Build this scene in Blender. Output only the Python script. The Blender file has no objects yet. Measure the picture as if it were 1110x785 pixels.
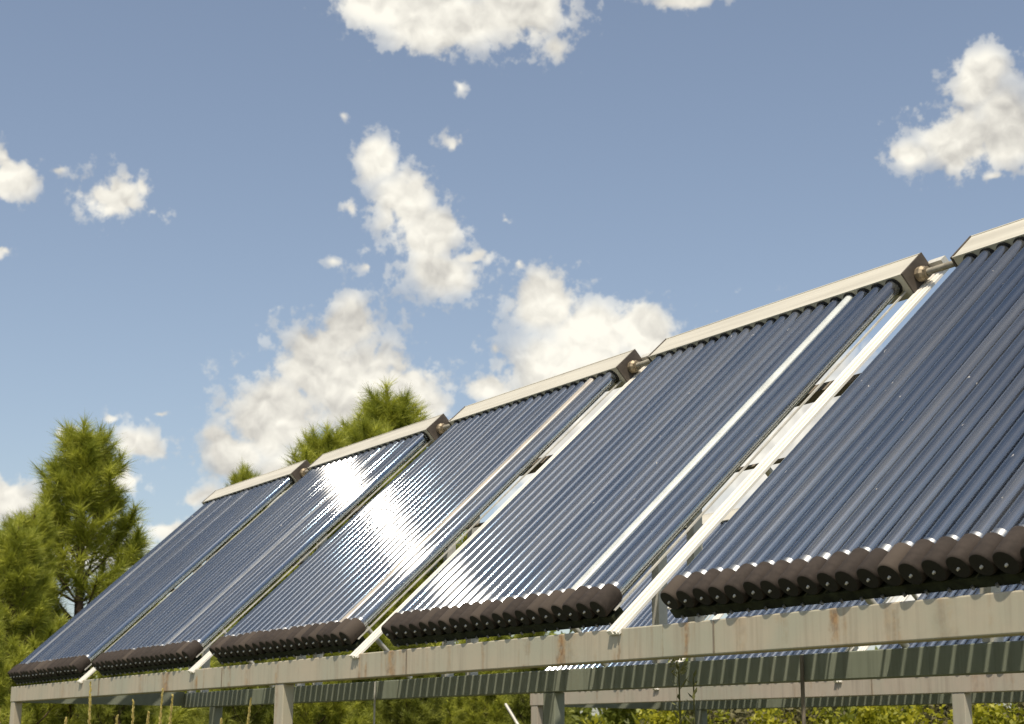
import bpy, bmesh, math, random
import numpy as np
from mathutils import Vector, Matrix, Euler

C = bpy.context.scene.collection
scene = bpy.context.scene
R = math.radians

# ------------------------------------------------------------------ camera, sky, sun, exposure
F_PX = 1833.6
YAW, PITCH, ROLL = 1.03626, 0.22367, 0.00873
CAM = Vector((4.0889, -2.9595, 1.300))
fw = Vector((-math.sin(YAW)*math.cos(PITCH), math.cos(YAW)*math.cos(PITCH), math.sin(PITCH)))
rt = Vector((math.cos(YAW), math.sin(YAW), 0))
up = rt.cross(fw)
rt2 = rt*math.cos(ROLL) + up*math.sin(ROLL)
up2 = up*math.cos(ROLL) - rt*math.sin(ROLL)
cam_data = bpy.data.cameras.new('camera')
cam = bpy.data.objects.new('camera', cam_data)
C.objects.link(cam)
m = Matrix((rt2, up2, -fw)).transposed().to_4x4()
m.translation = CAM
cam.matrix_world = m
cam_data.sensor_width = 36.0
cam_data.lens = 36.0*F_PX/1110.0
cam_data.clip_start = 0.05
cam_data.clip_end = 2000
cam_data.dof.use_dof = True
cam_data.dof.focus_distance = 5.6
cam_data.dof.aperture_fstop = 9.0
scene.camera = cam

SUN = Vector((0.307, -0.290, 0.906)).normalized()
sun_data = bpy.data.lights.new('sun', 'SUN')
sun_data.energy = 5.0
sun_data.angle = R(0.53)
sun_data.color = (1.0, 0.90, 0.74)
sun = bpy.data.objects.new('sun', sun_data)
sun.rotation_euler = (-SUN).to_track_quat('-Z', 'Y').to_euler()
sun.location = (0, 0, 30)
C.objects.link(sun)

scene.view_settings.view_transform = 'Standard'
scene.view_settings.look = 'None'
scene.view_settings.exposure = 0.0
scene.view_settings.gamma = 1.0

world = bpy.data.worlds.new('World')
scene.world = world
world.use_nodes = True

# cloud puffs: azimuth, elevation, half width, half height (degrees), density
CLOUDS = [
    (-63.86, 24.74, 2.62, 1.25, 1), (-62.0, 24.2, 3.19, 1.19, 1), (-59.49, 24.66, 2.35, 1.43, 1), (-58.13, 23.4, 1.14, 0.72, 0.62),
    (-53.28, 24.82, 1.59, 0.45, 0.9), (-43.03, 21.44, 1.34, 1.23, 1), (-43.65, 19.77, 1.88, 1.24, 1), (-45.32, 19.36, 1.11, 0.78, 0.85),
    (-42.11, 19.94, 1.35, 1.76, 1), (-42.51, 18.34, 1.2, 0.47, 0.5), (-76.59, 18.09, 1.08, 0.83, 0.95), (-75.21, 18.31, 0.49, 0.3, 0.45),
    (-73.39, 17.75, 1.3, 0.99, 1), (-72.48, 18.24, 0.81, 0.78, 0.6), (-71.97, 17.43, 1.06, 0.48, 0.35), (-76.8, 15.77, 0.59, 0.27, 0.8),
    (-64.26, 19.38, 0.78, 1.04, 1), (-63.18, 18.12, 1.31, 1.3, 1), (-62.18, 17.06, 1.5, 1.3, 1), (-61.9, 15.82, 1.49, 1.0, 1),
    (-60.61, 16.22, 0.97, 0.37, 0.75), (-65.45, 20.84, 0.29, 0.37, 0.42), (-61.52, 21.97, 0.47, 0.55, 0.46), (-61.42, 20.26, 0.99, 0.55, 0.5),
    (-59.65, 17.69, 0.59, 0.46, 0.48), (-59.24, 16.02, 0.71, 0.62, 0.5), (-65.25, 17.8, 0.84, 0.62, 0.5), (-65.55, 16.03, 0.55, 0.4, 0.55),
    (-64.51, 15.88, 0.52, 0.37, 0.45), (-64.97, 13.97, 1.05, 1.06, 1.05), (-66.07, 12.69, 1.74, 1.49, 1.15), (-67.41, 10.78, 1.94, 1.61, 1.1),
    (-68.91, 9.5, 1.3, 1.23, 1), (-64.62, 11.86, 2.22, 1.93, 1.1), (-63.28, 11.65, 1.75, 1.4, 1.05), (-62.54, 11.29, 1.02, 0.94, 1),
    (-69.49, 10.0, 0.74, 0.61, 0.85), (-69.61, 8.15, 1.1, 0.43, 0.65), (-66.4, 8.71, 2.81, 1.54, 1), (-58.26, 14.84, 1.23, 1.25, 1.05),
    (-56.65, 13.78, 1.67, 1.5, 1.05), (-54.98, 13.77, 1.34, 1.31, 1), (-57.55, 12.43, 2.39, 1.62, 1.1), (-60.16, 11.76, 1.15, 0.62, 0.95),
    (-60.02, 13.26, 0.39, 0.44, 0.45), (-54.74, 11.96, 2.53, 1.87, 1), (-74.01, 9.7, 0.71, 0.54, 0.8), (-71.76, 9.69, 1.03, 0.79, 0.9),
    (-72.69, 10.56, 0.66, 0.3, 0.65), (-71.12, 10.75, 0.49, 0.21, 0.5), (-75.84, 7.59, 1.4, 1.13, 1), (-75.07, 7.03, 1.17, 0.89, 0.9),
    (-72.44, 8.5, 0.84, 0.73, 0.8), (-70.76, 6.89, 1.03, 0.55, 0.85), (-69.91, 8.08, 0.91, 0.31, 0.6), (-73.25, 6.06, 2.68, 1.2, 0.8),
    (-50.08, 10.03, 3.96, 2.93, 1.1), (-52.94, 6.37, 4.28, 2.15, 1), (-57.29, 10.09, 2.69, 2.96, 1.05), (-47.21, 5.12, 4.38, 2.41, 0.9),
    (-48.61, 12.46, 1.84, 0.77, 0.7),
]


class NG:
    """little helper to wire shader nodes"""
    def __init__(self, tree):
        self.t = tree; self.n = tree.nodes; self.l = tree.links
    def node(self, typ, **kw):
        nd = self.n.new(typ)
        for k, v in kw.items(): setattr(nd, k, v)
        return nd
    def put(self, sock, v):
        if hasattr(v, 'is_output'): self.l.new(v, sock)
        else: sock.default_value = v
    def math(self, op, a, b=None, c=None, clamp=False):
        nd = self.node('ShaderNodeMath', operation=op, use_clamp=clamp)
        self.put(nd.inputs[0], a)
        if b is not None: self.put(nd.inputs[1], b)
        if c is not None: self.put(nd.inputs[2], c)
        return nd.outputs[0]
    def vec(self, op, a, b=None, c=None, out=0):
        nd = self.node('ShaderNodeVectorMath', operation=op)
        self.put(nd.inputs[0], a)
        if b is not None: self.put(nd.inputs[1], b)
        if c is not None: self.put(nd.inputs[2], c)
        return nd.outputs[out]
    def noise(self, vec, scale, detail=2.0, rough=0.5, lac=2.0, dist=0.0, out=0):
        nd = self.node('ShaderNodeTexNoise')
        if vec is not None: self.l.new(vec, nd.inputs['Vector'])
        nd.inputs['Scale'].default_value = scale
        nd.inputs['Detail'].default_value = detail
        nd.inputs['Roughness'].default_value = rough
        nd.inputs['Lacunarity'].default_value = lac
        nd.inputs['Distortion'].default_value = dist
        return nd.outputs[out]
    def ramp(self, v, lo, hi, smooth=True, a=0.0, b=1.0):
        nd = self.node('ShaderNodeMapRange')
        nd.interpolation_type = 'SMOOTHSTEP' if smooth else 'LINEAR'
        self.put(nd.inputs[0], v)
        nd.inputs[1].default_value = lo; nd.inputs[2].default_value = hi
        nd.inputs[3].default_value = a; nd.inputs[4].default_value = b
        return nd.outputs[0]
    def mix(self, f, a, b, blend='MIX'):
        nd = self.node('ShaderNodeMix', data_type='RGBA', blend_type=blend)
        self.put(nd.inputs[0], f)
        self.put(nd.inputs[6], a if hasattr(a, 'is_output') else (*a, 1.0))
        self.put(nd.inputs[7], b if hasattr(b, 'is_output') else (*b, 1.0))
        return nd.outputs[2]

def build_sky():
    g = NG(world.node_tree)
    g.n.clear()
    sky = g.node('ShaderNodeTexSky')
    sky.sky_type = 'NISHITA'
    sky.sun_disc = False
    sky.sun_elevation = math.asin(SUN.z)
    sky.sun_rotation = math.atan2(SUN.x, SUN.y)
    sky.altitude = 100
    sky.air_density = 1.0
    sky.dust_density = 1.2
    sky.ozone_density = 1.0
    hs = g.node('ShaderNodeHueSaturation')
    hs.inputs['Saturation'].default_value = 0.83
    hs.inputs['Value'].default_value = 1.0
    g.l.new(sky.outputs[0], hs.inputs['Color'])
    base = g.mix(1.0, hs.outputs[0], SKY_TINT, 'MULTIPLY')
    tc = g.node('ShaderNodeTexCoord')
    d = tc.outputs['Generated']
    sep = g.node('ShaderNodeSeparateXYZ'); g.l.new(d, sep.inputs[0])
    az = g.math('MULTIPLY', g.math('ARCTAN2', sep.outputs[0], sep.outputs[1]), 180/math.pi)
    el = g.math('MULTIPLY', g.math('ARCSINE', sep.outputs[2]), 180/math.pi)
    cmb = g.node('ShaderNodeCombineXYZ')
    g.l.new(az, cmb.inputs[0]); g.l.new(el, cmb.inputs[1])
    p = cmb.outputs[0]
    # ragged outlines: bend the coordinates with two sizes of noise
    w1 = g.vec('SUBTRACT', g.noise(d, 26.0, 3.0, 0.55, out=1), (0.5, 0.5, 0.5))
    p2 = g.vec('MULTIPLY_ADD', w1, (1.9, 1.5, 0.0), p)
    acc = None
    for a, e, ra, re, wt in CLOUDS:
        q = g.vec('MULTIPLY_ADD', p2, (1/ra, 1/re, 0), (-a/ra, -e/re, 0))
        ln = g.vec('LENGTH', q, out=1)
        s = g.math('SUBTRACT', wt, ln)
        acc = s if acc is None else g.math('SMOOTH_MAX', acc, s, 0.22)
    # scattered cumulus over the rest of the sky
    inwin = g.math('MULTIPLY', g.ramp(g.math('ABSOLUTE', g.math('ADD', az, 61.0)), 19, 26, True, 1, 0),
                   g.ramp(el, 24, 31, True, 1, 0))
    far = g.math('MULTIPLY_ADD', g.noise(d, 3.2, 3.0, 0.5), 5.0, -2.95)
    far = g.math('SUBTRACT', far, g.math('MULTIPLY', inwin, 8.0))
    acc = g.math('MAXIMUM', acc, far)
    body = g.ramp(acc, -0.12, 0.55, True, 0.32, 1.0)
    acc = g.math('MINIMUM', acc, 0.75)
    def detail(vec):
        b = g.noise(vec, 24.0, 6.0, 0.58)
        vo = g.node('ShaderNodeTexVoronoi', feature='F1')
        g.l.new(vec, vo.inputs['Vector'])
        vo.inputs['Scale'].default_value = 46.0
        vo.inputs['Detail'].default_value = 1.0
        vo.inputs['Roughness'].default_value = 0.55
        return g.math('MULTIPLY_ADD', vo.outputs['Distance'], -0.34, b)
    warp = g.vec('MULTIPLY_ADD', g.vec('SUBTRACT', g.noise(d, 60.0, 2.0, out=1), (0.5, 0.5, 0.5)), (0.016, 0.016, 0.016), d)
    n0 = detail(warp)
    n1 = detail(g.vec('ADD', warp, (0.0015, -0.0010, 0.0046)))
    dens = g.math('MULTIPLY_ADD', g.math('SUBTRACT', n0, 0.13), 1.8, acc)
    fine = g.math('MULTIPLY', g.math('SUBTRACT', g.noise(d, 150.0, 5.0, 0.62), 0.5), g.math('MULTIPLY_ADD', body, -2.2, 2.75))
    dens = g.math('ADD', dens, fine)
    alpha = g.ramp(dens, 0.0, 0.44)
    alpha = g.math('MULTIPLY', alpha, body)
    relief = g.math('MULTIPLY', g.math('SUBTRACT', n0, n1), 2.3)
    soft = g.math('MULTIPLY', g.math('SUBTRACT', g.noise(d, 15.0, 3.0, 0.55), 0.5), 2.1)
    shade = g.math('ADD', g.math('ADD', 0.62, relief), soft, clamp=True)
    cc = g.mix(shade, CLOUD_DARK, CLOUD_LIGHT)
    col = g.mix(alpha, base, cc)
    bg = g.node('ShaderNodeBackground')
    bg.inputs['Strength'].default_value = 0.13
    g.l.new(col, bg.inputs['Color'])
    out = g.node('ShaderNodeOutputWorld')
    g.l.new(bg.outputs[0], out.inputs['Surface'])
SKY_TINT = (1.01, 0.992, 0.968)
CLOUD_DARK = (4.3, 4.15, 3.85)
CLOUD_LIGHT = (8.0, 7.7, 6.85)
build_sky()
world.cycles.sampling_method = 'MANUAL'
world.cycles.sample_map_resolution = 512

# ------------------------------------------------------------------ materials
def newmat(name):
    mt = bpy.data.materials.new(name)
    mt.use_nodes = True
    g = NG(mt.node_tree)
    b = mt.node_tree.nodes['Principled BSDF']
    return mt, g, b

def mat_plain(name, col, rough=0.6, metal=0.0, var=0.15, scale=9.0, spec=0.5):
    mt, g, b = newmat(name)
    tc = g.node('ShaderNodeTexCoord')
    n = g.noise(tc.outputs['Object'], scale, 5.0, 0.6)
    k = g.ramp(n, 0.3, 0.7)
    c = g.mix(k, tuple(x*(1-var) for x in col), tuple(min(1, x*(1+var)) for x in col))
    g.l.new(c, b.inputs['Base Color'])
    g.put(b.inputs['Roughness'], g.math('MULTIPLY_ADD', n, 0.25, rough-0.12))
    b.inputs['Metallic'].default_value = metal
    b.inputs['Specular IOR Level'].default_value = spec
    return mt

def mat_beam(name, base, tone2, rust_amt, bands=()):
    mt, g, b = newmat(name)
    tc = g.node('ShaderNodeTexCoord')
    o = tc.outputs['Object']
    sep = g.node('ShaderNodeSeparateXYZ'); g.l.new(o, sep.inputs[0])
    big = g.noise(o, 2.2, 5.0, 0.6)
    c = g.mix(g.ramp(big, 0.35, 0.68), base, tone2)
    # vertical dribbles
    st = g.noise(g.vec('MULTIPLY', o, (34.0, 5.0, 1.6)), 1.0, 4.0, 0.62)
    c = g.mix(g.math('MULTIPLY', g.ramp(st, 0.44, 0.74), 0.65), c, tuple(x*0.68 for x in base))
    st2 = g.noise(g.vec('MULTIPLY', o, (9.0, 3.0, 0.8)), 1.0, 5.0, 0.65)
    sp = g.noise(o, 16.0, 6.0, 0.68)
    rust = g.math('MULTIPLY', g.ramp(st2, 0.52, 0.76), g.ramp(sp, 0.38, 0.62))
    rust = g.math('MULTIPLY', rust, rust_amt)
    # streaks that run down below joints and fixings
    wob = g.noise(g.vec('MULTIPLY', o, (30.0, 1.0, 14.0)), 1.0, 3.0, 0.6)
    xw = g.math('ADD', sep.outputs[0], g.math('MULTIPLY', g.math('SUBTRACT', wob, 0.5), 0.05))
    for x, wd, am in bands:
        q = g.math('DIVIDE', g.math('ABSOLUTE', g.math('SUBTRACT', xw, x)), wd)
        q = g.math('MULTIPLY', g.ramp(q, 0.1, 1.25, True, 1, 0), g.ramp(sp, 0.30, 0.62, True, 0.1, 1.0))
        q = g.math('MULTIPLY', q, g.ramp(st2, 0.25, 0.6, True, 0.45, 1.0))
        rust = g.math('MAXIMUM', rust, g.math('MULTIPLY', q, am))
    # rust along the lower lip
    lip = g.math('MULTIPLY', g.ramp(sep.outputs[2], -0.1, -0.072, True, 0.55, 0.0), g.ramp(sp, 0.45, 0.65))
    rust = g.math('MAXIMUM', rust, g.math('MULTIPLY', lip, rust_amt))
    rc = g.mix(g.ramp(g.noise(o, 40.0, 4.0, 0.6), 0.35, 0.65), (0.16, 0.075, 0.025), (0.40, 0.22, 0.08))
    c = g.mix(rust, c, rc)
    g.l.new(c, b.inputs['Base Color'])
    g.put(b.inputs['Roughness'], g.math('MULTIPLY_ADD', rust, 0.3, 0.55))
    bp = g.node('ShaderNodeBump'); bp.inputs['Strength'].default_value = 0.25; bp.inputs['Distance'].default_value = 0.002
    g.l.new(sp, bp.inputs['Height']); g.l.new(bp.outputs[0], b.inputs['Normal'])
    return mt

def random_coords(g):
    tc = g.node('ShaderNodeTexCoord'); oi = g.node('ShaderNodeObjectInfo')
    rnd = oi.outputs['Random']
    off = g.node('ShaderNodeCombineXYZ')
    g.put(off.inputs[0], g.math('MULTIPLY', rnd, 37.0)); g.put(off.inputs[1], g.math('MULTIPLY', rnd, 91.0))
    return g.vec('ADD', tc.outputs['Object'], off.outputs[0]), rnd

def mat_glass():
    """outer glass wall: clear, mirror-like at grazing angles, with a film of dust"""
    mt, g, b = newmat('outer_glass')
    oo, rnd = random_coords(g)
    film = g.ramp(g.noise(g.vec('MULTIPLY', oo, (1.0, 0.12, 1.0)), 30.0, 4.0, 0.65), 0.35, 0.8, True, 0.010, 0.042)
    film = g.math('ADD', film, g.math('MULTIPLY', g.math('POWER', rnd, 3.0), 0.055))
    sp = g.noise(g.vec('MULTIPLY', oo, (1.0, 0.5, 1.0)), 60.0, 3.0, 0.6)
    film = g.math('MAXIMUM', film, g.math('MULTIPLY', g.ramp(sp, 0.715, 0.755), 0.7))
    b.inputs['Base Color'].default_value = (0.55, 0.53, 0.50, 1); b.inputs['Roughness'].default_value = 0.9
    b.inputs['Specular IOR Level'].default_value = 0.0
    tr = g.node('ShaderNodeBsdfTransparent'); tr.inputs['Color'].default_value = (0.93, 0.94, 0.95, 1)
    fr = g.node('ShaderNodeFresnel'); fr.inputs['IOR'].default_value = 1.5
    gl = g.node('ShaderNodeBsdfAnisotropic'); gl.distribution = 'BECKMANN'
    gl.inputs['Color'].default_value = (0.86, 0.95, 1.0, 1); gl.inputs['Roughness'].default_value = 0.072
    m1 = g.node('ShaderNodeMixShader')
    g.put(m1.inputs[0], g.math('MULTIPLY_ADD', fr.outputs[0], 1.15, 0.085, clamp=True))
    g.l.new(tr.outputs[0], m1.inputs[1]); g.l.new(gl.outputs[0], m1.inputs[2])
    gd = g.node('ShaderNodeBsdfAnisotropic'); gd.distribution = 'BECKMANN'
    gd.inputs['Color'].default_value = (0.95, 0.93, 0.9, 1); gd.inputs['Roughness'].default_value = 0.20
    # added gloss lobe widens the sun glare round the girth, standing in for bloom
    tg = g.node('ShaderNodeTangent', direction_type='RADIAL', axis='Y')
    an = g.node('ShaderNodeBsdfAnisotropic'); an.distribution = 'BECKMANN'
    an.inputs['Color'].default_value = (0.95, 0.95, 0.97, 1); an.inputs['Roughness'].default_value = 0.165
    an.inputs['Anisotropy'].default_value = -0.86
    g.l.new(tg.outputs[0], an.inputs['Tangent'])
    m0 = g.node('ShaderNodeMixShader'); m0.inputs[0].default_value = 0.060
    g.l.new(m1.outputs[0], m0.inputs[1]); g.l.new(an.outputs[0], m0.inputs[2])
    m1 = m0
    m2 = g.node('ShaderNodeMixShader'); m2.inputs[0].default_value = 0.0028
    g.l.new(m1.outputs[0], m2.inputs[1]); g.l.new(gd.outputs[0], m2.inputs[2])
    m3 = g.node('ShaderNodeMixShader')
    g.l.new(film, m3.inputs[0]); g.l.new(m2.outputs[0], m3.inputs[1]); g.l.new(b.outputs[0], m3.inputs[2])
    g.l.new(m3.outputs[0], g.n['Material Output'].inputs['Surface'])
    return mt

def mat_tube():
    """inner tube with the dark blue selective coating"""
    mt, g, b = newmat('blue_coated_inner_tube')
    oo, rnd = random_coords(g)
    tint = g.mix(rnd, (0.007, 0.020, 0.044), (0.013, 0.020, 0.033))
    g.l.new(tint, b.inputs['Base Color'])
    b.inputs['Roughness'].default_value = 0.5; b.inputs['Specular IOR Level'].default_value = 0.0
    gl = g.node('ShaderNodeBsdfAnisotropic'); gl.distribution = 'BECKMANN'
    g.l.new(g.mix(rnd, (0.38, 0.68, 1.0), (0.64, 0.82, 1.0)), gl.inputs['Color']); gl.inputs['Roughness'].default_value = 0.10
    lw = g.node('ShaderNodeFresnel'); lw.inputs['IOR'].default_value = 1.9
    m1 = g.node('ShaderNodeMixShader')
    g.put(m1.inputs[0], g.math('MULTIPLY_ADD', lw.outputs[0], 0.9, g.math('MULTIPLY_ADD', rnd, 0.12, 0.07), clamp=True))
    g.l.new(b.outputs[0], m1.inputs[1]); g.l.new(gl.outputs[0], m1.inputs[2])
    g.l.new(m1.outputs[0], g.n['Material Output'].inputs['Surface'])
    return mt

def mat_leaf(name, ca, cb, rough=0.55, trans=0.25):
    mt, g, b = newmat(name)
    at = g.node('ShaderNodeAttribute'); at.attribute_name = 'tone'
    c = g.mix(at.outputs['Fac'], ca, cb)
    g.l.new(c, b.inputs['Base Color'])
    b.inputs['Roughness'].default_value = rough
    b.inputs['Specular IOR Level'].default_value = 0.35
    tr = g.node('ShaderNodeBsdfTranslucent')
    g.l.new(c, tr.inputs['Color'])
    mx = g.node('ShaderNodeMixShader'); mx.inputs[0].default_value = trans
    g.l.new(b.outputs[0], mx.inputs[1]); g.l.new(tr.outputs[0], mx.inputs[2])
    g.l.new(mx.outputs[0], g.n['Material Output'].inputs['Surface'])
    return mt

def mat_ground():
    mt, g, b = newmat('dry_grass_ground')
    tc = g.node('ShaderNodeTexCoord'); o = tc.outputs['Object']
    n = g.noise(o, 0.6, 6.0, 0.6); f = g.noise(o, 9.0, 6.0, 0.7)
    c = g.mix(g.ramp(n, 0.35, 0.65), (0.07, 0.072, 0.025), (0.13, 0.115, 0.055))
    c = g.mix(g.math('MULTIPLY', g.ramp(f, 0.4, 0.7), 0.6), c, (0.10, 0.12, 0.035))
    g.l.new(c, b.inputs['Base Color']); b.inputs['Roughness'].default_value = 0.95
    bp = g.node('ShaderNodeBump'); bp.inputs['Strength'].default_value = 0.8; bp.inputs['Distance'].default_value = 0.05
    g.l.new(f, bp.inputs['Height']); g.l.new(bp.outputs[0], b.inputs['Normal'])
    return mt

def mat_manifold():
    mt, g, b = newmat('weathered_manifold_aluminium')
    oo, rnd = random_coords(g)
    n = g.noise(g.vec('MULTIPLY', oo, (0.9, 26.0, 26.0)), 1.0, 5.0, 0.6)
    s = g.noise(oo, 5.0, 5.0, 0.65)
    c = g.mix(g.ramp(n, 0.3, 0.7), (0.485, 0.455, 0.375), (0.58, 0.55, 0.46))
    c = g.mix(g.math('MULTIPLY', g.ramp(s, 0.55, 0.8), 0.35), c, (0.34, 0.30, 0.23))
    g.l.new(c, b.inputs['Base Color'])
    g.put(b.inputs['Roughness'], g.math('MULTIPLY_ADD', n, 0.25, 0.36))
    return mt

def mat_rubber():
    mt, g, b = newmat('weathered_rubber')
    tc = g.node('ShaderNodeTexCoord'); oi = g.node('ShaderNodeObjectInfo')
    n = g.noise(tc.outputs['Object'], 26.0, 5.0, 0.65)
    c = g.mix(g.ramp(n, 0.3, 0.7), (0.028, 0.022, 0.018), (0.050, 0.039, 0.032))
    c = g.mix(g.math('MULTIPLY', g.ramp(oi.outputs['Random'], 0.55, 1.0), 0.75), c, (0.085, 0.067, 0.052))
    c = g.mix(g.math('MULTIPLY', g.ramp(oi.outputs['Random'], 0.35, 0.0), 0.5), c, (0.030, 0.024, 0.020))
    g.l.new(c, b.inputs['Base Color']); b.inputs['Roughness'].default_value = 0.85; b.inputs['Specular IOR Level'].default_value = 0.25
    bp = g.node('ShaderNodeBump'); bp.inputs['Strength'].default_value = 0.3; bp.inputs['Distance'].default_value = 0.002
    g.l.new(n, bp.inputs['Height']); g.l.new(bp.outputs[0], b.inputs['Normal'])
    return mt

M = {}
M['ground'] = mat_ground()
M['tube'] = mat_tube()
M['glass'] = mat_glass()
M['white_tube'] = mat_plain('milky_white_tube', (0.66, 0.65, 0.60), 0.25, 0, 0.08, 12)
M['tan_tube'] = mat_plain('stained_clear_tube', (0.50, 0.43, 0.34), 0.22, 0, 0.18, 6)
M['grey_tube'] = mat_plain('hazy_grey_tube', (0.24, 0.24, 0.24), 0.25, 0, 0.12, 8)
M['silver'] = mat_plain('silver_getter', (0.45, 0.45, 0.45), 0.45, 1.0, 0.06, 30)
M['rubber'] = mat_rubber()
M['black'] = mat_plain('black_seal', (0.018, 0.017, 0.015), 0.7, 0, 0.2, 20, 0.3)
M['manifold'] = mat_manifold()
M['dark_cap'] = mat_plain('dark_brown_plastic', (0.085, 0.070, 0.056), 0.6, 0, 0.25, 14, 0.3)
M['alu'] = mat_plain('bare_aluminium_rail', (0.86, 0.83, 0.76), 0.42, 0.05, 0.04, 2)
M['galv'] = mat_plain('galvanised_leg', (0.58, 0.56, 0.50), 0.5, 0.3, 0.15, 14)
M['moss'] = mat_plain('mossy_dark_rail', (0.030, 0.034, 0.016), 0.85, 0, 0.5, 24, 0.2)
M['dim'] = mat_plain('dull_cross_member', (0.20, 0.17, 0.13), 0.7, 0.1, 0.25, 10)
M['brass'] = mat_plain('tarnished_brass', (0.30, 0.24, 0.16), 0.5, 0.4, 0.3, 40)
M['pipe'] = mat_plain('lagged_pipe', (0.30, 0.27, 0.21), 0.7, 0, 0.25, 30)
BANDS1 = [(-4.37, .09, .75), (-1.82, .045, .8), (-1.71, .02, .5), (-2.10, .012, .6), (-0.60, .035, .9), (-0.54, .05, .35), (-0.27, .012, .6), (0.08, .016, .75), (-0.04, .006, .5),
          (0.72, .022, .8), (-4.77, .03, .6), (-3.57, .01, .55), (-3.83, .012, .4), (-5.49, .02, .7), (-5.58, .2, .25), (-1.11, .012, .5), (-1.36, .02, .3), (0.33, .03, .35), (0.92, .02, .3), (1.11, .05, .3), (-6.2, .06, .3)]
M['beam'] = mat_beam('weathered_tan_paint', (0.50, 0.43, 0.315), (0.41, 0.40, 0.30), 0.9, BANDS1)
M['beam_back'] = mat_beam('weathered_tan_paint_back_row', (0.53, 0.455, 0.37), (0.44, 0.43, 0.345), 0.6, [(-3.4, .02, .4), (-2.6, .04, .4)])
M['green'] = mat_beam('faded_green_paint', (0.225, 0.25, 0.19), (0.27, 0.29, 0.225), 0.12)
M['bark'] = mat_plain('pine_bark', (0.12, 0.085, 0.06), 0.9, 0, 0.4, 14, 0.2)
M['needle'] = mat_leaf('pine_needles', (0.18, 0.215, 0.020), (0.50, 0.515, 0.075), 0.5, 0.3)
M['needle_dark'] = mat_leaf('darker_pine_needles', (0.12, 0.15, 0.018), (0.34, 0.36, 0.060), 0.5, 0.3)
M['leaf'] = mat_leaf('bright_leaves', (0.17, 0.19, 0.012), (0.46, 0.44, 0.03), 0.5, 0.4)
M['leaf_dull'] = mat_leaf('dull_leaves', (0.085, 0.085, 0.035), (0.20, 0.18, 0.08), 0.6, 0.3)
M['straw'] = mat_leaf('ripe_grass_straw', (0.55, 0.45, 0.14), (0.78, 0.67, 0.28), 0.7, 0.35)
M['weed'] = mat_leaf('weed_green', (0.14, 0.15, 0.05), (0.34, 0.34, 0.16), 0.6, 0.35)

# ------------------------------------------------------------------ mesh helpers
class MB:
    def __init__(self):
        self.v = []; self.f = []; self.mi = []; self.sm = []
    def add(self, vs, fs, mi=0, smooth=False):
        o = len(self.v)
        self.v += [tuple(x) for x in vs]
        for f in fs:
            self.f.append(tuple(i+o for i in f)); self.mi.append(mi); self.sm.append(smooth)
    def box(self, x0, x1, y0, y1, z0, z1, mi=0, xf=None, bev=0.0):
        if bev > 0:
            bm = bmesh.new()
            bmesh.ops.create_cube(bm, size=1.0)
            for v in bm.verts:
                v.co = Vector(((x0+x1)/2 + v.co.x*(x1-x0), (y0+y1)/2 + v.co.y*(y1-y0), (z0+z1)/2 + v.co.z*(z1-z0)))
            bmesh.ops.bevel(bm, geom=bm.edges[:], offset=bev, segments=2, affect='EDGES', profile=0.5)
            bm.verts.index_update()
            vs = [v.co.copy() for v in bm.verts]; fs = [[v.index for v in f.verts] for f in bm.faces]
            bm.free()
        else:
            vs = [Vector(p) for p in ((x0,y0,z0),(x1,y0,z0),(x1,y1,z0),(x0,y1,z0),(x0,y0,z1),(x1,y0,z1),(x1,y1,z1),(x0,y1,z1))]
            fs = [(3,2,1,0),(4,5,6,7),(0,1,5,4),(1,2,6,5),(2,3,7,6),(3,0,4,7)]
        if xf is not None: vs = [xf @ v for v in vs]
        self.add(vs, fs, mi)
    def prism(self, prof, y0, y1, mi=0):
        """profile in x,z extruded along y"""
        n = len(prof)
        vs = [(x, y0, z) for x, z in prof] + [(x, y1, z) for x, z in prof]
        fs = [(i, (i+1) % n, n+(i+1) % n, n+i) for i in range(n)]
        fs += [tuple(range(n-1, -1, -1)), tuple(range(n, 2*n))]
        self.add(vs, fs, mi)
    def tube(self, pts, rad, seg=12, mi=0, caps=True, smooth=True):
        pts = [Vector(p) for p in pts]
        if not hasattr(rad, '__len__'): rad = [rad]*len(pts)
        vs = []; fs = []
        prev = None
        for i, p in enumerate(pts):
            d = (pts[min(i+1, len(pts)-1)] - pts[max(i-1, 0)])
            if d.length < 1e-9: d = prev_d
            d = d.normalized(); prev_d = d
            if prev is None:
                a = Vector((0, 0, 1)) if abs(d.z) < 0.9 else Vector((1, 0, 0))
                u = d.cross(a).normalized()
            else:
                u = (prev - d*prev.dot(d)).normalized()
            prev = u
            w = d.cross(u)
            for k in range(seg):
                an = 2*math.pi*k/seg
                vs.append(p + (u*math.cos(an) + w*math.sin(an))*rad[i])
        for i in range(len(pts)-1):
            for k in range(seg):
                k2 = (k+1) % seg
                fs.append((i*seg+k, i*seg+k2, (i+1)*seg+k2, (i+1)*seg+k))
        self.add(vs, fs, mi, smooth)
        if caps:
            self.add(vs[:seg], [tuple(range(seg-1, -1, -1))], mi)
            self.add(vs[-seg:], [tuple(range(seg))], mi)
    def mesh(self, name, mats):
        me = bpy.data.meshes.new(name)
        me.from_pydata(self.v, [], self.f)
        for mt in (mats if isinstance(mats, (list, tuple)) else [mats]): me.materials.append(mt)
        me.polygons.foreach_set('material_index', self.mi)
        me.polygons.foreach_set('use_smooth', self.sm)
        me.validate(); me.update()
        return me
    def build(self, name, mats, parent=None):
        return link(name, self.mesh(name, mats), parent)

def link(name, me, parent=None):
    o = bpy.data.objects.new(name, me)
    C.objects.link(o)
    if parent is not None: o.parent = parent
    return o

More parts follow.
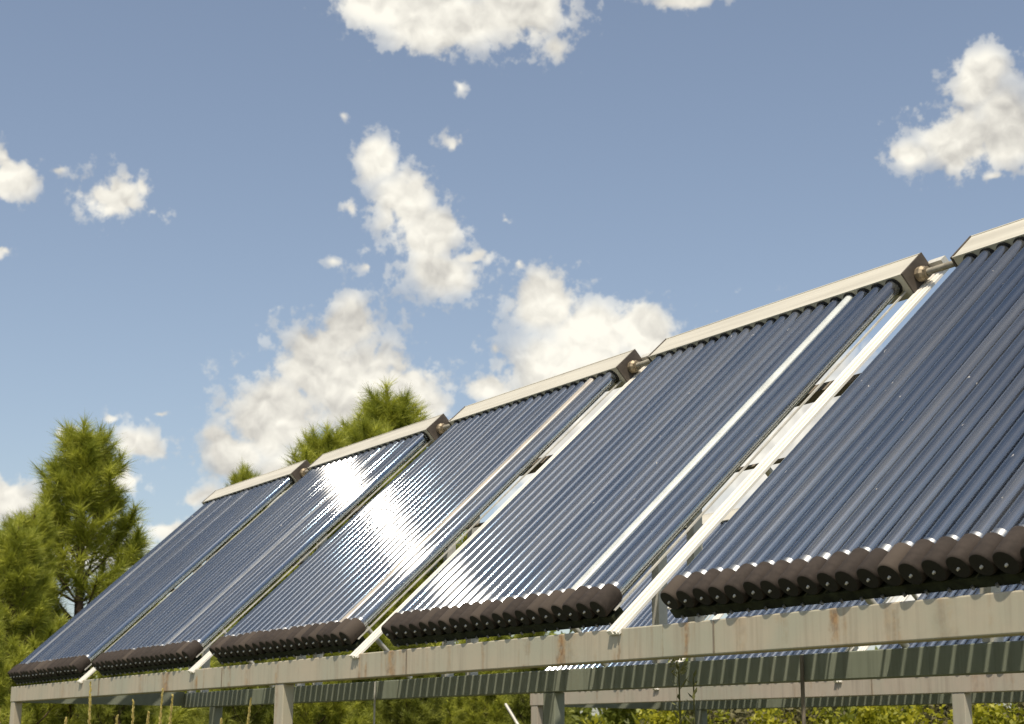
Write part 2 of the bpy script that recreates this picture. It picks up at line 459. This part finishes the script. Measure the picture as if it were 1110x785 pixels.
def thing(name, label, cat, loc=(0, 0, 0), rot=(0, 0, 0), group=None):
    o = bpy.data.objects.new(name, None)
    C.objects.link(o)
    o.location = loc; o.rotation_euler = rot
    tag(o, label, cat, group)
    return o
def tag(o, label, cat, group=None, kind=None):
    if label: o['label'] = label
    if cat: o['category'] = cat
    if group: o['group'] = group
    if kind: o['kind'] = kind
    return o
def copy_tree(o, parent=None):
    c = o.copy(); C.objects.link(c)
    if parent is not None: c.parent = parent
    for ch in [x for x in o.children]:
        copy_tree(ch, c)
    return c

# ------------------------------------------------------------------ ground
gm = MB()
NG_ = 60
xs = np.sign(np.linspace(-1, 1, NG_+1))*np.abs(np.linspace(-1, 1, NG_+1))**3*900
vs = []
rg = random.Random(3)
for y in xs:
    for x in xs:
        r = math.hypot(x, y)
        vs.append((x, y, 0.05*math.sin(x*0.7)*math.sin(y*0.5+1) if r < 60 else 0.0))
fs = [(j*(NG_+1)+i, j*(NG_+1)+i+1, (j+1)*(NG_+1)+i+1, (j+1)*(NG_+1)+i) for j in range(NG_) for i in range(NG_)]
gm.add(vs, fs, 0, True)
gro = gm.build('ground', M['ground']); gro['kind'] = 'structure'

# ------------------------------------------------------------------ steel racks
Z0 = 1.7231            # height of the lower tube ends of the front row
TILT = 0.75586
ct, st_ = math.cos(TILT), math.sin(TILT)
PER = 1.85
BT = -0.065            # top of the beams below the tube ends
BH = 0.098

def beam_mb(L, depth=0.06):
    mb = MB()
    mb.box(0, L, 0, depth, -BH, 0, bev=0.004)
    return mb
def make_rack(label, group, x0, x1, y0, zt, posts_f, posts_r, mat_f, brace=None):
    r = thing('steel_rack', label, 'support rack', (0, 0, 0), group=group)
    b = MB(); b.box(x0, x1, y0+YF, y0+YF+0.06, zt-BH, zt, bev=0.004)
    fb = b.build('front_beam', mat_f, r)
    for k in range(1, 6):
        xx = x0 + k*1.9
        if xx < x1-0.2:
            jm = MB(); jm.tube([(xx, y0+YF-0.001, zt-BH+0.004), (xx, y0+YF-0.001, zt-0.004)], 0.003, 6)
            jm.build('weld_bead', M['dim'], fb)
    b = MB(); b.box(x0, x1, y0+YR, y0+YR+0.06, zt-RD-BH, zt-RD, bev=0.004)
    b.build('rear_beam', M['green'], r)
    for px in posts_f:
        b = MB(); b.box(px, px+0.095, y0+YF+0.003, y0+YF+0.055, -0.1, zt-BH-0.001, bev=0.004)
        b.build('post', mat_f, r)
    for px in posts_r:
        b = MB(); b.box(px, px+0.10, y0+YR+0.003, y0+YR+0.058, -0.1, zt-RD-BH-0.001, bev=0.004)
        b.build('post', M['green'], r)['label'] = 'faded green rear post'
    for px in (x0+0.004, x1-0.064):
        b = MB(); b.box(px, px+0.06, y0+YF+0.062, y0+YR-0.002, zt-0.004-BH, zt-0.006)
        b.build('end_beam', M['green'], r)
    if brace:
        b = MB(); b.tube(brace, 0.012, 8); b.build('brace', M['galv'], r)
    return r
YF = 0.010
RD = 0.016
YR = 1.19
front_rack = make_rack('rust stained tan steel rack carrying the front row of collectors', 'steel racks',
                       -7.39, 2.3, 0.0, Z0+BT, (-7.385, -2.957, 1.50), (-6.85, -2.62, 1.80), M['beam'])
Y2, DZ2 = 3.90, 0.047
back_rack = make_rack('tan steel rack with a thin brace, seen underneath and behind the front rack', 'steel racks',
                      -7.20, -0.6, Y2, Z0+DZ2+BT, (-7.19, -2.775), (-6.7, -2.3), M['beam_back'],
                      brace=[(-7.60, Y2+0.03, Z0+DZ2+BT-0.08), (-7.19, Y2+0.03, Z0+DZ2+BT-0.42)])

# ------------------------------------------------------------------ evacuated tube collectors
LT = 1.816
XB, TB = 0.013, 0.0773      # lower ends: first x, pitch
XT, TT = 0.016, 0.0767  # upper ends
MX0, MX1 = -0.058, 1.538
TO_LOCAL = Euler((TILT, 0, 0)).to_matrix().to_4x4().inverted()
rnd = random.Random(11)

def tube_mesh():
    mb = MB()
    mb.tube([(0, 0.104, 0), (0, 0.6, 0), (0, 1.2, 0), (0, LT+0.02, 0)], 0.0266, 24, 0, False)
    mb.tube([(0, 0.06, 0), (0, 0.104, 0)], 0.0270, 24, 1, False)
    mb.tube([(0, 0.055, 0), (0, 0.6, 0), (0, 1.2, 0), (0, LT+0.025, 0)], 0.0290, 28, 2, False)
    return mb.mesh('evacuated_tube', [M['tube'], M['silver'], M['glass']])
def white_mesh(key):
    mb = MB()
    mb.tube([(0, 0.06, 0), (0, 0.6, 0), (0, 1.2, 0), (0, LT+0.02, 0)], 0.0278, 24, 0, False)
    mb.tube([(0, 0.055, 0), (0, 0.6, 0), (0, 1.2, 0), (0, LT+0.025, 0)], 0.0290, 28, 1, False)
    return mb.mesh('failed_tube', [M[key], M['glass']])
def cap_mesh(v):
    rr = random.Random(v)
    mb = MB()
    R0 = 0.0362 + rr.uniform(-.001, .001); y1 = 0.086 + rr.uniform(-.006, .006); y0 = rr.uniform(-.004, .004)
    dx = rr.uniform(-.0015, .0015)
    prof = [(y1, 0.027), (y1+.001, R0-.006), (y1-.002, R0-.002), (y1-.008, R0), (y0+.05, R0*1.01), (y0+.007, R0), (y0+.002, R0-.002), (y0, R0-.004)]
    mb.tube([(dx, y, 0) for y, _ in prof], [q for _, q in prof], 24, 0, False)
    prof = [(y0, R0-.004), (y0+.006, R0-.007), (y0+.0065, 0.012), (y0+.001, 0.010), (y0+.001, .002)]
    mb.tube([(dx, y, 0) for y, _ in prof], [q for _, q in prof], 24, 1, True)
    mb.tube([(dx, y0-.007, -.004), (dx, y0+.003, -.004)], [0.003, 0.005], 8, 2, True)
    return mb.mesh('foam_cap', [M['rubber'], M['black'], M['galv']])
TUBE = tube_mesh()
WHITE = {k: white_mesh(k) for k in ('white_tube', 'tan_tube', 'grey_tube')}
CAPS = [cap_mesh(i) for i in range(6)]

def manifold_mesh():
    mb = MB()
    y0, y1, z0, z1 = LT, LT+0.138, -0.066, 0.038
    mb.box(MX0, MX1, y0, y1, z0, z1, 0, bev=0.005)
    # folded lip along the top front edge and a seam along the lit face
    mb.box(MX0+.002, MX1-.002, y0+0.134, y0+0.1395, z1-0.001, z1+0.002, 0)
    mb.box(MX0+.002, MX1-.002, y0-0.002, y0+0.004, z1-0.004, z1+0.0015, 0)
    for i in range(20):
        x = XT + i*TT
        mb.tube([(x, y0+0.006, 0), (x, y0-0.006, 0), (x, y0-0.0065, 0)], [0.0355, 0.0355, 0.030], 20, 1, False)
    return mb.mesh('manifold', [M['manifold'], M['black']])
MANI = manifold_mesh()
def endplate_mesh(x0, x1):
    mb = MB(); mb.box(x0, x1, LT-0.003, LT+0.141, -0.069, 0.041, 0, bev=0.002); return mb.mesh('end_plate', [M['dark_cap']])
EP_L = endplate_mesh(MX0-0.007, MX0+0.0006); EP_R = endplate_mesh(MX1-0.0006, MX1+0.007)

def vbox(mb, x0, x1, Y, hw, zb, zt):
    """upright member (world vertical) given in the collector's world-aligned frame, stored tilted"""
    mb.box(x0, x1, Y-hw, Y+hw, zb, zt, 0, xf=TO_LOCAL)

def frame_parts():
    P = {}
    mb = MB()   # double channel rail between collectors
    x = 1.567; zt = -0.050; w = 0.029
    prof = [(-w, zt-.014), (-w, zt+.002), (-w+.024, zt+.003), (-w+.025, zt-.009), (-w+.031, zt-.009), (-w+.032, zt), (-w+.045, zt), (-w+.046, zt-.010), (-w+.050, zt-.010), (-w+.051, zt-.005), (w, zt-.005), (w, zt-.014)]
    mb.prism([(x+a, z) for a, z in prof], -0.055, LT+0.17)
    P['mounting_rail'] = mb.mesh('mounting_rail', [M['alu']])
    mb = MB()
    mb.box(1.503, 1.512, 0.03, LT+0.05, -0.0355, -0.030)
    P['side_rail_r'] = mb.mesh('side_rail', [M['galv']])
    mb = MB(); mb.box(-0.072, -0.060, 0.03, LT+0.05, -0.052, -0.045)
    P['side_rail_l'] = mb.mesh('side_rail', [M['alu']])
    mb = MB(); mb.box(-0.035, 1.505, 0.008, 0.058, -0.072, -0.040, 0, bev=0.003)
    for i in range(20):
        xx = XB + i*TB
        mb.tube([(xx, 0.004, -0.070), (xx, 0.004, -0.060)], 0.0045, 8, 1)
    P['tube_rest'] = mb.mesh('tube_rest', [M['moss'], M['silver']])
    for nm, y, h, zc in (('cross_rail', 1.345, 0.055, -0.115), ('cross_rail', 0.87, 0.014, -0.096)):
        mb = MB(); mb.box(-0.252, 1.596, y-h/2, y+h/2, zc-h*0.36, zc+h*0.36)
        P[nm+str(y)] = mb.mesh(nm, [M['dim']])
    # legs from the rail heads down to the rear beam
    for nm, x0 in (('leg_a', 0.08), ('leg_b', 0.33)):
        mb = MB(); vbox(mb, x0, x0+0.05, 1.225, 0.022, BT-RD+0.002, 1.02); P[nm] = mb.mesh('leg', [M['galv']])
    mb = MB(); mb.tube([TO_LOCAL @ Vector((1.567, 1.215, BT-0.01)), TO_LOCAL @ Vector((1.567, 0.62, 0.49))], 0.014, 8)
    P['diagonal_brace'] = mb.mesh('diagonal_brace', [M['galv']])
    mb = MB(); mb.box(1.53, 1.61, LT+0.135, LT+0.165, -0.049, -0.01)
    P['rail_clamp'] = mb.mesh('rail_clamp', [M['galv']])
    # outlet: union nut, pipe to the neighbour and drain elbow
    yy, zz = LT+0.066, -0.012
    mb = MB()
    mb.tube([(MX1+.006, yy, zz), (MX1+.012, yy, zz), (MX1+.032, yy, zz), (MX1+.042, yy, zz)], [.024, .029, .029, .020], 10, 0, smooth=False)
    mb.tube([(MX1+.042, yy, zz), (MX1+.055, yy, zz)], [.022, .022], 6, 0, smooth=False)
    P['union_nut'] = mb.mesh('union_nut', [M['brass']])
    mb = MB()
    mb.tube([(MX1+.05, yy, zz), (PER+MX0-.03, yy, zz)], .0125, 12, 0)
    P['connecting_pipe'] = mb.mesh('connecting_pipe', [M['pipe']])
    mb = MB()
    x2 = PER+MX0-.035
    mb.tube([(x2-.022, yy, zz), (x2+.026, yy, zz)], .021, 10, 0)
    mb.tube([(x2, yy, zz), (x2, yy-.01, zz-.03), (x2+.004, yy-.02, zz-.055), (x2+.004, yy-.028, zz-.075)], [.016, .016, .018, .014], 10, 0)
    P['pipe_elbow'] = mb.mesh('pipe_elbow', [M['dark_cap']])
    return P
FP = frame_parts()

def make_collector(label, group, loc, odd):
    root = thing('solar_collector', label, 'solar collector', loc, (TILT, 0, 0), group)
    mn = link('manifold', MANI, root)
    link('end_plate', EP_L, mn); link('end_plate', EP_R, mn)
    for i in range(20):
        xb = XB+i*TB; xt = XT+i*TT
        key = odd.get(i)
        t = link('evacuated_tube', WHITE[key] if key else TUBE, root)
        if key: t['label'] = {'white_tube': 'milky white failed tube', 'tan_tube': 'stained pale tan tube', 'grey_tube': 'hazy pale grey tube'}[key]
        t.location = (xb, 0, 0)
        t.rotation_euler = (rnd.uniform(-.0012, .0012), 0, -math.atan2(xt-xb, LT))
        c = link('foam_cap', CAPS[rnd.randrange(6)], t)
        c.rotation_euler = (0, rnd.uniform(-.5, .5), 0)
    for k, nm in (('mounting_rail', 'mounting_rail'), ('side_rail_r', 'side_rail'), ('side_rail_l', 'side_rail'), ('tube_rest', 'tube_rest'),
                  ('cross_rail1.345', 'cross_rail'), ('cross_rail0.87', 'cross_rail'), ('leg_a', 'leg'), ('leg_b', 'leg'), ('diagonal_brace', 'diagonal_brace'), ('rail_clamp', 'rail_clamp')):
        link(nm, FP[k], root)
    p = link('connecting_pipe', FP['connecting_pipe'], root)
    link('union_nut', FP['union_nut'], p); link('pipe_elbow', FP['pipe_elbow'], p)
    return root
G1, G2 = 'tube collectors of the front row', 'tube collectors of the back row'
rows = [
    (0, 'nearest and largest tube collector, cut off by the right edge of the picture', {}),
    (1, 'tube collector with one bright white tube, fourth in the row from the left', {16: 'white_tube'}),
    (2, 'middle front row tube collector with a tan tube and the widest sun glare', {17: 'tan_tube'}),
    (3, 'tube collector second from the left with a pale streak along it', {13: 'grey_tube'}),
    (4, 'farthest and smallest tube collector at the left end of the front row', {2: 'grey_tube'}),
]
for k, lb, odd in rows:
    make_collector(lb, G1, (-k*PER, 0, Z0), odd)
for k, lb in ((0, 'back row collector at its left end, hidden behind the one with the white tube'),
              (1, 'back row tube collector glimpsed under the left half of the nearest collector'),
              (2, 'back row tube collector glimpsed under the nearest collector at the right edge')):
    make_collector(lb, G2, (-7.10+k*PER, Y2, Z0+DZ2), {})

# hanging cables below the rear beam
for x, lb in ((-4.33, 'thin pale cable hanging from the green rear beam left of the middle'), (-0.79, 'thin dark cable hanging from the green rear beam at the right')):
    mb = MB()
    mb.tube([(x, YR-0.012, Z0+BT-0.02), (x+.004, YR-0.014, Z0+BT-0.25), (x-.006, YR-0.01, Z0+BT-0.7), (x+.01, YR-0.012, 0.0)], 0.0055 if x < -2 else 0.008, 6)
    tag(mb.build('hanging_cable', M['galv'] if x < -2 else M['dim']), lb, 'cable', 'hanging cables')

# ------------------------------------------------------------------ vegetation
def tri_mesh(name, verts, tone, mat, quads=False):
    verts = np.asarray(verts, dtype=np.float32).reshape(-1, 3)
    n = len(verts); k = 4 if quads else 3
    me = bpy.data.meshes.new(name)
    me.vertices.add(n); me.vertices.foreach_set('co', verts.ravel())
    me.loops.add(n); me.loops.foreach_set('vertex_index', np.arange(n, dtype=np.int32))
    me.polygons.add(n//k)
    me.polygons.foreach_set('loop_start', np.arange(0, n, k, dtype=np.int32))
    me.polygons.foreach_set('loop_total', np.full(n//k, k, dtype=np.int32))
    a = me.attributes.new('tone', 'FLOAT', 'POINT')
    a.data.foreach_set('value', np.asarray(tone, dtype=np.float32).ravel())
    me.materials.append(mat)
    me.update(); me.validate()
    return me

def needles(pts, dirs, tones, rs, per=56, ln=0.150, wd=0.0066, spread=0.9):
    """brushes of long needles around shoot points"""
    pts = np.asarray(pts); dirs = np.asarray(dirs); tones = np.asarray(tones)
    n = len(pts)
    P = np.repeat(pts, per, 0); D = np.repeat(dirs, per, 0); T = np.repeat(tones, per)
    rv = rs.normal(size=(n*per, 3)); rv -= (rv*D).sum(1, keepdims=True)*D
    rv /= np.linalg.norm(rv, axis=1, keepdims=True)+1e-9
    an = rs.uniform(0.15, 1.55, size=(n*per, 1))*spread
    nd = D*np.cos(an) + rv*np.sin(an)
    nd[:, 2] += 0.12; nd /= np.linalg.norm(nd, axis=1, keepdims=True)
    L = ln*rs.uniform(0.7, 1.15, size=(n*per, 1))
    P = P + D*rs.uniform(-0.05, 0.05, size=(n*per, 1))
    side = np.cross(nd, rs.normal(size=(n*per, 3))); side /= np.linalg.norm(side, axis=1, keepdims=True)+1e-9
    tip = P + nd*L; tip[:, 2] -= 0.06*L[:, 0]
    a = P - side*wd*0.5; b = P + side*wd*0.5
    V = np.stack([a, b, tip], 1)
    T = np.clip(T + rs.normal(0, 0.13, size=T.shape), 0, 1)
    return V.reshape(-1, 3), np.repeat(T, 3)

def pine_meshes(seed, H, Rb, needle_mat, tip_dense=1.0, h0=0.12):
    rs = np.random.RandomState(seed); rr = random.Random(seed)
    wood = MB(); pts = []; dirs = []; tones = []
    bend = [rr.uniform(-.04, .04)*H for _ in range(2)]
    def trunk(t): return Vector((bend[0]*math.sin(t*2.5), bend[1]*math.sin(t*3.1), t*H))
    tr = [trunk(i/12) for i in range(13)]
    wood.tube(tr, [0.016*H*(1-0.9*i/12)+0.006 for i in range(13)], 8, 0)
    def shoot(a, b, tone):
        d = (b-a); L = d.length; d = d/L
        k = max(2, int(L/0.06))
        for i in range(k+1):
            f = i/k
            if f < 0.30: continue
            pts.append(a+(b-a)*f); dirs.append(d); tones.append(tone + 0.15*(f-0.5))
    shoot(trunk(0.84), trunk(0.92), 0.6); shoot(trunk(0.90), trunk(1.0), 0.8)
    h = h0
    while h < 0.945:
        nb = rr.choice((4, 5, 5, 6))
        a0 = rr.uniform(0, 6.28)
        for i in range(nb):
            L = Rb*((1-h)**1.0*rr.uniform(0.75, 1.2)+0.045)
            if h < 0.3: L *= 0.75+h
            az = a0 + 6.283*i/nb + rr.uniform(-.35, .35)
            el = 0.12+0.80*h+rr.uniform(-.15, .18)
            hd = Vector((math.cos(az), math.sin(az), 0))
            p = trunk(h); seq = [p.copy()]; ns = 6
            for s in range(ns):
                e = el + 0.55*(s/ns)**1.5
                p = p + (hd*math.cos(e)+Vector((0, 0, 1))*math.sin(e))*(L/ns)
                hd = (hd+Vector((rr.uniform(-.08, .08), rr.uniform(-.08, .08), 0))).normalized()
                seq.append(p.copy())
            wood.tube(seq, [0.012*L*(1-0.75*j/ns)+0.004 for j in range(ns+1)], 5, 0)
            tone = rr.uniform(0.25, 0.85)
            shoot(seq[-3], seq[-1], tone+0.1)
            nt = max(4, int(L/0.115*tip_dense))
            for q in range(nt):
                f = 0.30+0.66*(q+rr.random())/nt
                j = min(int(f*ns), ns-1); base = seq[j].lerp(seq[j+1], f*ns-j)
                dd = (seq[j+1]-seq[j]).normalized()
                sd = dd.cross(Vector((0, 0, 1))).normalized()*(1 if q % 2 else -1)
                tl = rr.uniform(0.16, 0.36)*(1.15-0.6*f)*min(1.0, L/0.5+0.35)
                dv = (dd*rr.uniform(.5, 1.0)+sd*rr.uniform(.4, 1.0)+Vector((0, 0, rr.uniform(0.1, .75)))).normalized()
                e = base+dv*tl
                wood.tube([base, e], [0.005, 0.003], 4, 0, False)
                shoot(base, e, rr.uniform(0.1, 0.9))
        h += rr.uniform(0.046, 0.070)*(1.12-0.5*h)
    V, T = needles([tuple(p) for p in pts], [tuple(d) for d in dirs], tones, rs)
    return wood.mesh('trunk', [M['bark']]), tri_mesh('crown', V, T, needle_mat)

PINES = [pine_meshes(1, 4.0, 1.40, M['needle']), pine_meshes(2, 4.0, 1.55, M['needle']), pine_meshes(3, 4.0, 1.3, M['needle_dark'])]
def pine(label, var, x, y, h, rz, wide=1.0):
    t = thing('pine_tree', label, 'pine tree', (x, y, -0.05), (0, 0, rz), 'young pines behind the collectors')
    s = h/4.0; t.scale = (s*wide, s*wide, s)
    link('trunk', PINES[var][0], t); link('crown', PINES[var][1], t)
    return t
for a in (
    ('tall young pine with a pointed top left of the farthest collector', 0, -11.26, 1.56, 4.22, 0.4, 1.12),
    ('bushy pine at the left picture edge, lower than its pointed neighbour', 1, -10.0, 0.60, 3.10, 2.0, 1.0),
    ('low pine filling the space left of the rack end post', 1, -8.75, 0.20, 2.3, 4.0, 0.9),
    ('broad pine whose several tops rise above the second collector from the left', 1, -13.82, 5.75, 5.50, 1.2, 1.1),
    ('slim pine top just left of the broad pine tops over the manifold', 0, -13.25, 4.82, 4.79, 3.4, 1.0),
    ('pine standing between the pointed pine and the picture edge, a little lower', 1, -10.9, 1.05, 3.35, 3.3, 1.0),
    ('rounded pine top just left of the highest pine top behind the manifold', 1, -13.6, 5.35, 5.05, 0.3, 0.95),
    ('pine with only its tip showing over the farthest manifold', 0, -15.46, 4.71, 4.66, 5.1, 0.7),
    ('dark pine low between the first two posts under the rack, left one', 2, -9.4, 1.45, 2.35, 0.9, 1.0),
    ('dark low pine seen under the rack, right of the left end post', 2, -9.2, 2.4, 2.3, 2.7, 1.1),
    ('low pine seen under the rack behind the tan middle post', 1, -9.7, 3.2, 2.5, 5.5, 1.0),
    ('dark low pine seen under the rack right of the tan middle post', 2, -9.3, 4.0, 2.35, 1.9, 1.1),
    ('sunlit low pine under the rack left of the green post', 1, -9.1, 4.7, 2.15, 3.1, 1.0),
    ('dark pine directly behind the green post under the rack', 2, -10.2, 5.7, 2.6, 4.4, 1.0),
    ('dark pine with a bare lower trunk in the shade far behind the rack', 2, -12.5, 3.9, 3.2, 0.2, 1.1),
): pine(*a)

def shrub_meshes(seed, H, Rr, mat, n=9000, leaf=0.055):
    rs = np.random.RandomState(seed); rr = random.Random(seed)
    wood = MB(); cl = []
    for i in range(16):
        az = rr.uniform(0, 6.283); k = rr.uniform(0.15, 1.0)
        tipz = H*rr.uniform(0.55, 0.98)*(1-0.25*k); e = Vector((math.cos(az)*Rr*k, math.sin(az)*Rr*k, tipz))
        mid = Vector((e.x*0.4, e.y*0.4, e.z*0.55))
        wood.tube([(0, 0, 0), mid, e], [0.014, 0.009, 0.004], 5, 0)
        for f in (0.45, 0.65, 0.85, 1.0):
            cl.append((mid.lerp(e, f), rr.uniform(0.10, 0.22), rr.uniform(0.15, 0.9)))
    per = n//len(cl); V = []; T = []
    for c, r, tone in cl:
        d = rs.normal(size=(per, 3)); d /= np.linalg.norm(d, axis=1, keepdims=True)
        p = np.array(c)+d*r*rs.uniform(0.3, 1.1, size=(per, 1))
        u = rs.normal(size=(per, 3)); u /= np.linalg.norm(u, axis=1, keepdims=True)
        w = np.cross(u, d+rs.normal(0, .5, size=(per, 3))); w /= np.linalg.norm(w, axis=1, keepdims=True)+1e-9
        s = leaf*rs.uniform(0.6, 1.2, size=(per, 1))
        q = np.stack([p-u*s*0.5, p+w*s*0.28, p+u*s*0.5, p-w*s*0.28], 1)
        V.append(q.reshape(-1, 3)); T.append(np.repeat(np.clip(tone+rs.normal(0, .18, per), 0, 1), 4))
    return wood.mesh('stem', [M['bark']]), tri_mesh('foliage', np.concatenate(V), np.concatenate(T), mat, True)
SH = [shrub_meshes(5, 1.8, 0.75, M['leaf']), shrub_meshes(6, 1.8, 0.8, M['leaf_dull'])]
for lb, var, x, y, h, rz in (
    ('bright yellow green shrub below the rack right of the green post', 0, -8.0, 5.35, 1.95, 0.3),
    ('bright yellow green shrub low behind the two thin weeds', 0, -7.45, 5.75, 1.9, 1.9),
    ('dull brownish shrub behind the second rack left of the dark cable', 1, -7.1, 6.3, 2.0, 0.8),
    ('yellow green shrub right of the dark cable', 0, -6.45, 6.0, 1.98, 2.6),
    ('dull olive shrub between two bright shrubs left of the right hand post', 1, -6.35, 6.9, 2.1, 3.9),
    ('yellow green shrub just left of the right hand post', 0, -5.9, 6.35, 1.92, 4.4),
    ('yellow green shrub right of the right hand post', 0, -5.0, 6.3, 1.95, 5.3),
    ('dull shrub at the far right below the rack', 1, -5.2, 7.2, 2.1, 1.2),
    ('olive shrub far back between the pines and the bright shrubs', 1, -9.0, 7.0, 2.1, 2.2),
    ('yellow green shrub at the right picture edge below the rack', 0, -4.3, 6.1, 1.9, 0.9),
):
    y += 0.45
    t = thing('shrub', lb, 'shrub', (x, y, -0.02), (0, 0, rz), 'shrubs behind the back row')
    s = h/1.8; t.scale = (s, s, s)
    link('stem', SH[var][0], t); link('foliage', SH[var][1], t)

# far woodland that reads as one dark mass behind the pines on the left
def woodland():
    rs = np.random.RandomState(21)
    V = []; T = []
    for i in range(760):
        f = rs.rand()
        az = math.radians(-84 + 42*f); d = rs.uniform(24, 32)
        top = (2.6 if f < 0.62 else 2.0)+0.5*math.sin(f*9+1)+rs.uniform(-.3, .3)
        c = np.array([4.448+math.sin(az)*d, -2.993+math.cos(az)*d, rs.uniform(0.1, 1.0)*top])
        per = 130; r = rs.uniform(0.35, 0.8)
        dd = rs.normal(size=(per, 3)); dd /= np.linalg.norm(dd, axis=1, keepdims=True)
        p = c+dd*r*rs.uniform(0.3, 1.05, size=(per, 1))*np.array([1, 1, 0.8]); 
        u = rs.normal(size=(per, 3)); u /= np.linalg.norm(u, axis=1, keepdims=True)
        w = np.cross(u, rs.normal(size=(per, 3))); w /= np.linalg.norm(w, axis=1, keepdims=True)+1e-9
        s = 0.16
        V.append(np.stack([p-u*s*0.6, p+w*s*0.25, p+u*s*0.6, p-w*s*0.25], 1).reshape(-1, 3))
        T.append(np.repeat(np.clip(rs.uniform(0, .7)+rs.normal(0, .15, per), 0, 1), 4))
    o = link('woodland', tri_mesh('woodland', np.concatenate(V), np.concatenate(T), M['needle_dark'], True))
    tag(o, 'dark band of distant woodland behind the pines and shrubs', 'woodland', None, 'stuff')
woodland()

# ripe grass stalks standing in front of the rack, lower left
def stalk(label, x, y, h, lean, hl, seed):
    rs = np.random.RandomState(seed); rr = random.Random(seed); lean = lean*2.2
    t = thing('grass_stalk', label, 'grass stalk', (x-lean*0.5, y, 0), group='ripe grass stalks')
    top = Vector((lean*0.5, 0, h)); base = Vector((0, 0, 0))
    seq = [base.lerp(top, f)+Vector((-lean*0.35*math.sin(math.pi*f), 0, 0)) for f in np.linspace(0, 1, 8)]
    mb = MB(); mb.tube(seq, [0.0045-0.0028*i/7 for i in range(8)], 6, 0)
    me = mb.mesh('stem', [M['straw']])
    a = me.attributes.new('tone', 'FLOAT', 'POINT'); a.data.foreach_set('value', np.full(len(me.vertices), 0.25, dtype=np.float32))
    link('stem', me, t)
    V = []; T = []
    n = 60
    for i in range(n):
        f = i/n; zz = h-hl+hl*f
        k = (zz/h)*7; j = min(int(k), 6); p = np.array(seq[j].lerp(seq[j+1], k-j))
        an = rr.uniform(0, 6.283); d = np.array([math.cos(an)*.35, math.sin(an)*.35, 1.0]); d /= np.linalg.norm(d)
        L = 0.017*(1.1-0.5*f)*rr.uniform(.7, 1.2); wv = np.cross(d, [math.sin(an), -math.cos(an), .1]); wv /= np.linalg.norm(wv)
        w2 = np.cross(d, wv)
        for ww in (wv, w2):
            V.append([p, p+d*L*.5+ww*.0030, p+d*L, p+d*L*.5-ww*.0030]); T.append([rr.random()]*4)
    link('seed_head', tri_mesh('seed_head', np.array(V).reshape(-1, 3), np.array(T).ravel(), M['straw'], True), t)
for a in (
    ('tallest ripe grass stalk, its thin tip crossing the tan beam near the left end', -1.65, -1.21, 1.5, -0.05, 0.17, 1),
    ('thick upright ripe seed head, second of the group right of the tallest stalk', -1.61, -1.07, 1.44, -0.02, 0.12, 2),
    ('short ripe seed head between the tallest stalk and the thick upright one', -1.62, -1.12, 1.39, 0.02, 0.08, 3),
    ('leaning grass stalk in the bottom left corner', -1.73, -1.49, 1.41, -0.08, 0.12, 4),
    ('short grass stalk left of the tallest stalk', -1.67, -1.28, 1.38, -0.03, 0.07, 5),
    ('tall grass stalk in front of the green beam, right one of a close pair', -1.56, -0.95, 1.46, 0.05, 0.13, 6),
    ('tall grass stalk in front of the green beam, left one of a close pair', -1.58, -0.98, 1.48, 0.02, 0.15, 7),
    ('grass stalk leaning right beside the tan middle post', -1.47, -0.7, 1.45, 0.10, 0.12, 8),
    ('low grass stalk just left of the one leaning by the tan post', -1.51, -0.79, 1.38, -0.05, 0.06, 9),
    ('slender low grass stalk left of the close pair', -1.59, -1.02, 1.4, 0.06, 0.07, 10),
): stalk(*a)

def weed(label, x, y, h, seed, flower):
    rs = np.random.RandomState(seed); rr = random.Random(seed)
    t = thing('weed', label, 'weed', (x, y, 0), group='thin weeds in front of the rear beam')
    mb = MB()
    seq = [(0, 0, 0), (0.01, 0, h*.4), (-.006, 0.01, h*.8), (0, 0, h)]
    mb.tube(seq, [.006, .005, .004, .0025], 6, 0)
    V = []; T = []
    for i in range(46):
        z = h*(0.55+0.45*rr.random()); an = rr.uniform(0, 6.283)
        d = np.array([math.cos(an), math.sin(an), rr.uniform(.3, 1.3)]); d /= np.linalg.norm(d)
        L = rr.uniform(.03, .07); p = np.array([0, 0, z]); wv = np.cross(d, [0, 0, 1]); wv /= np.linalg.norm(wv)
        V.append([p, p+d*L*.5+wv*.006, p+d*L, p+d*L*.5-wv*.006]); T.append([rr.random()]*4)
    if flower:
        for i in range(60):
            d = rs.normal(size=3); d /= np.linalg.norm(d); p = np.array([0, 0, h])+d*0.02; wv = np.cross(d, rs.normal(size=3)); wv /= np.linalg.norm(wv)
            V.append([p, p+d*.008+wv*.006, p+d*.016, p+d*.008-wv*.006]); T.append([1.0]*4)
    me = mb.mesh('stem', [M['weed']]); a = me.attributes.new('tone', 'FLOAT', 'POINT'); a.data.foreach_set('value', np.full(len(me.vertices), 0.3, dtype=np.float32))
    link('stem', me, t)
    link('leaves', tri_mesh('leaves', np.array(V).reshape(-1, 3), np.array(T).ravel(), M['weed'], True), t)
weed('thin weed with a small pale flower head in front of the rear beam', -0.75, 0.59, 1.58, 1, True)
weed('thin leafy weed without a flower, right of the flowering weed', -0.72, 0.63, 1.54, 2, False)
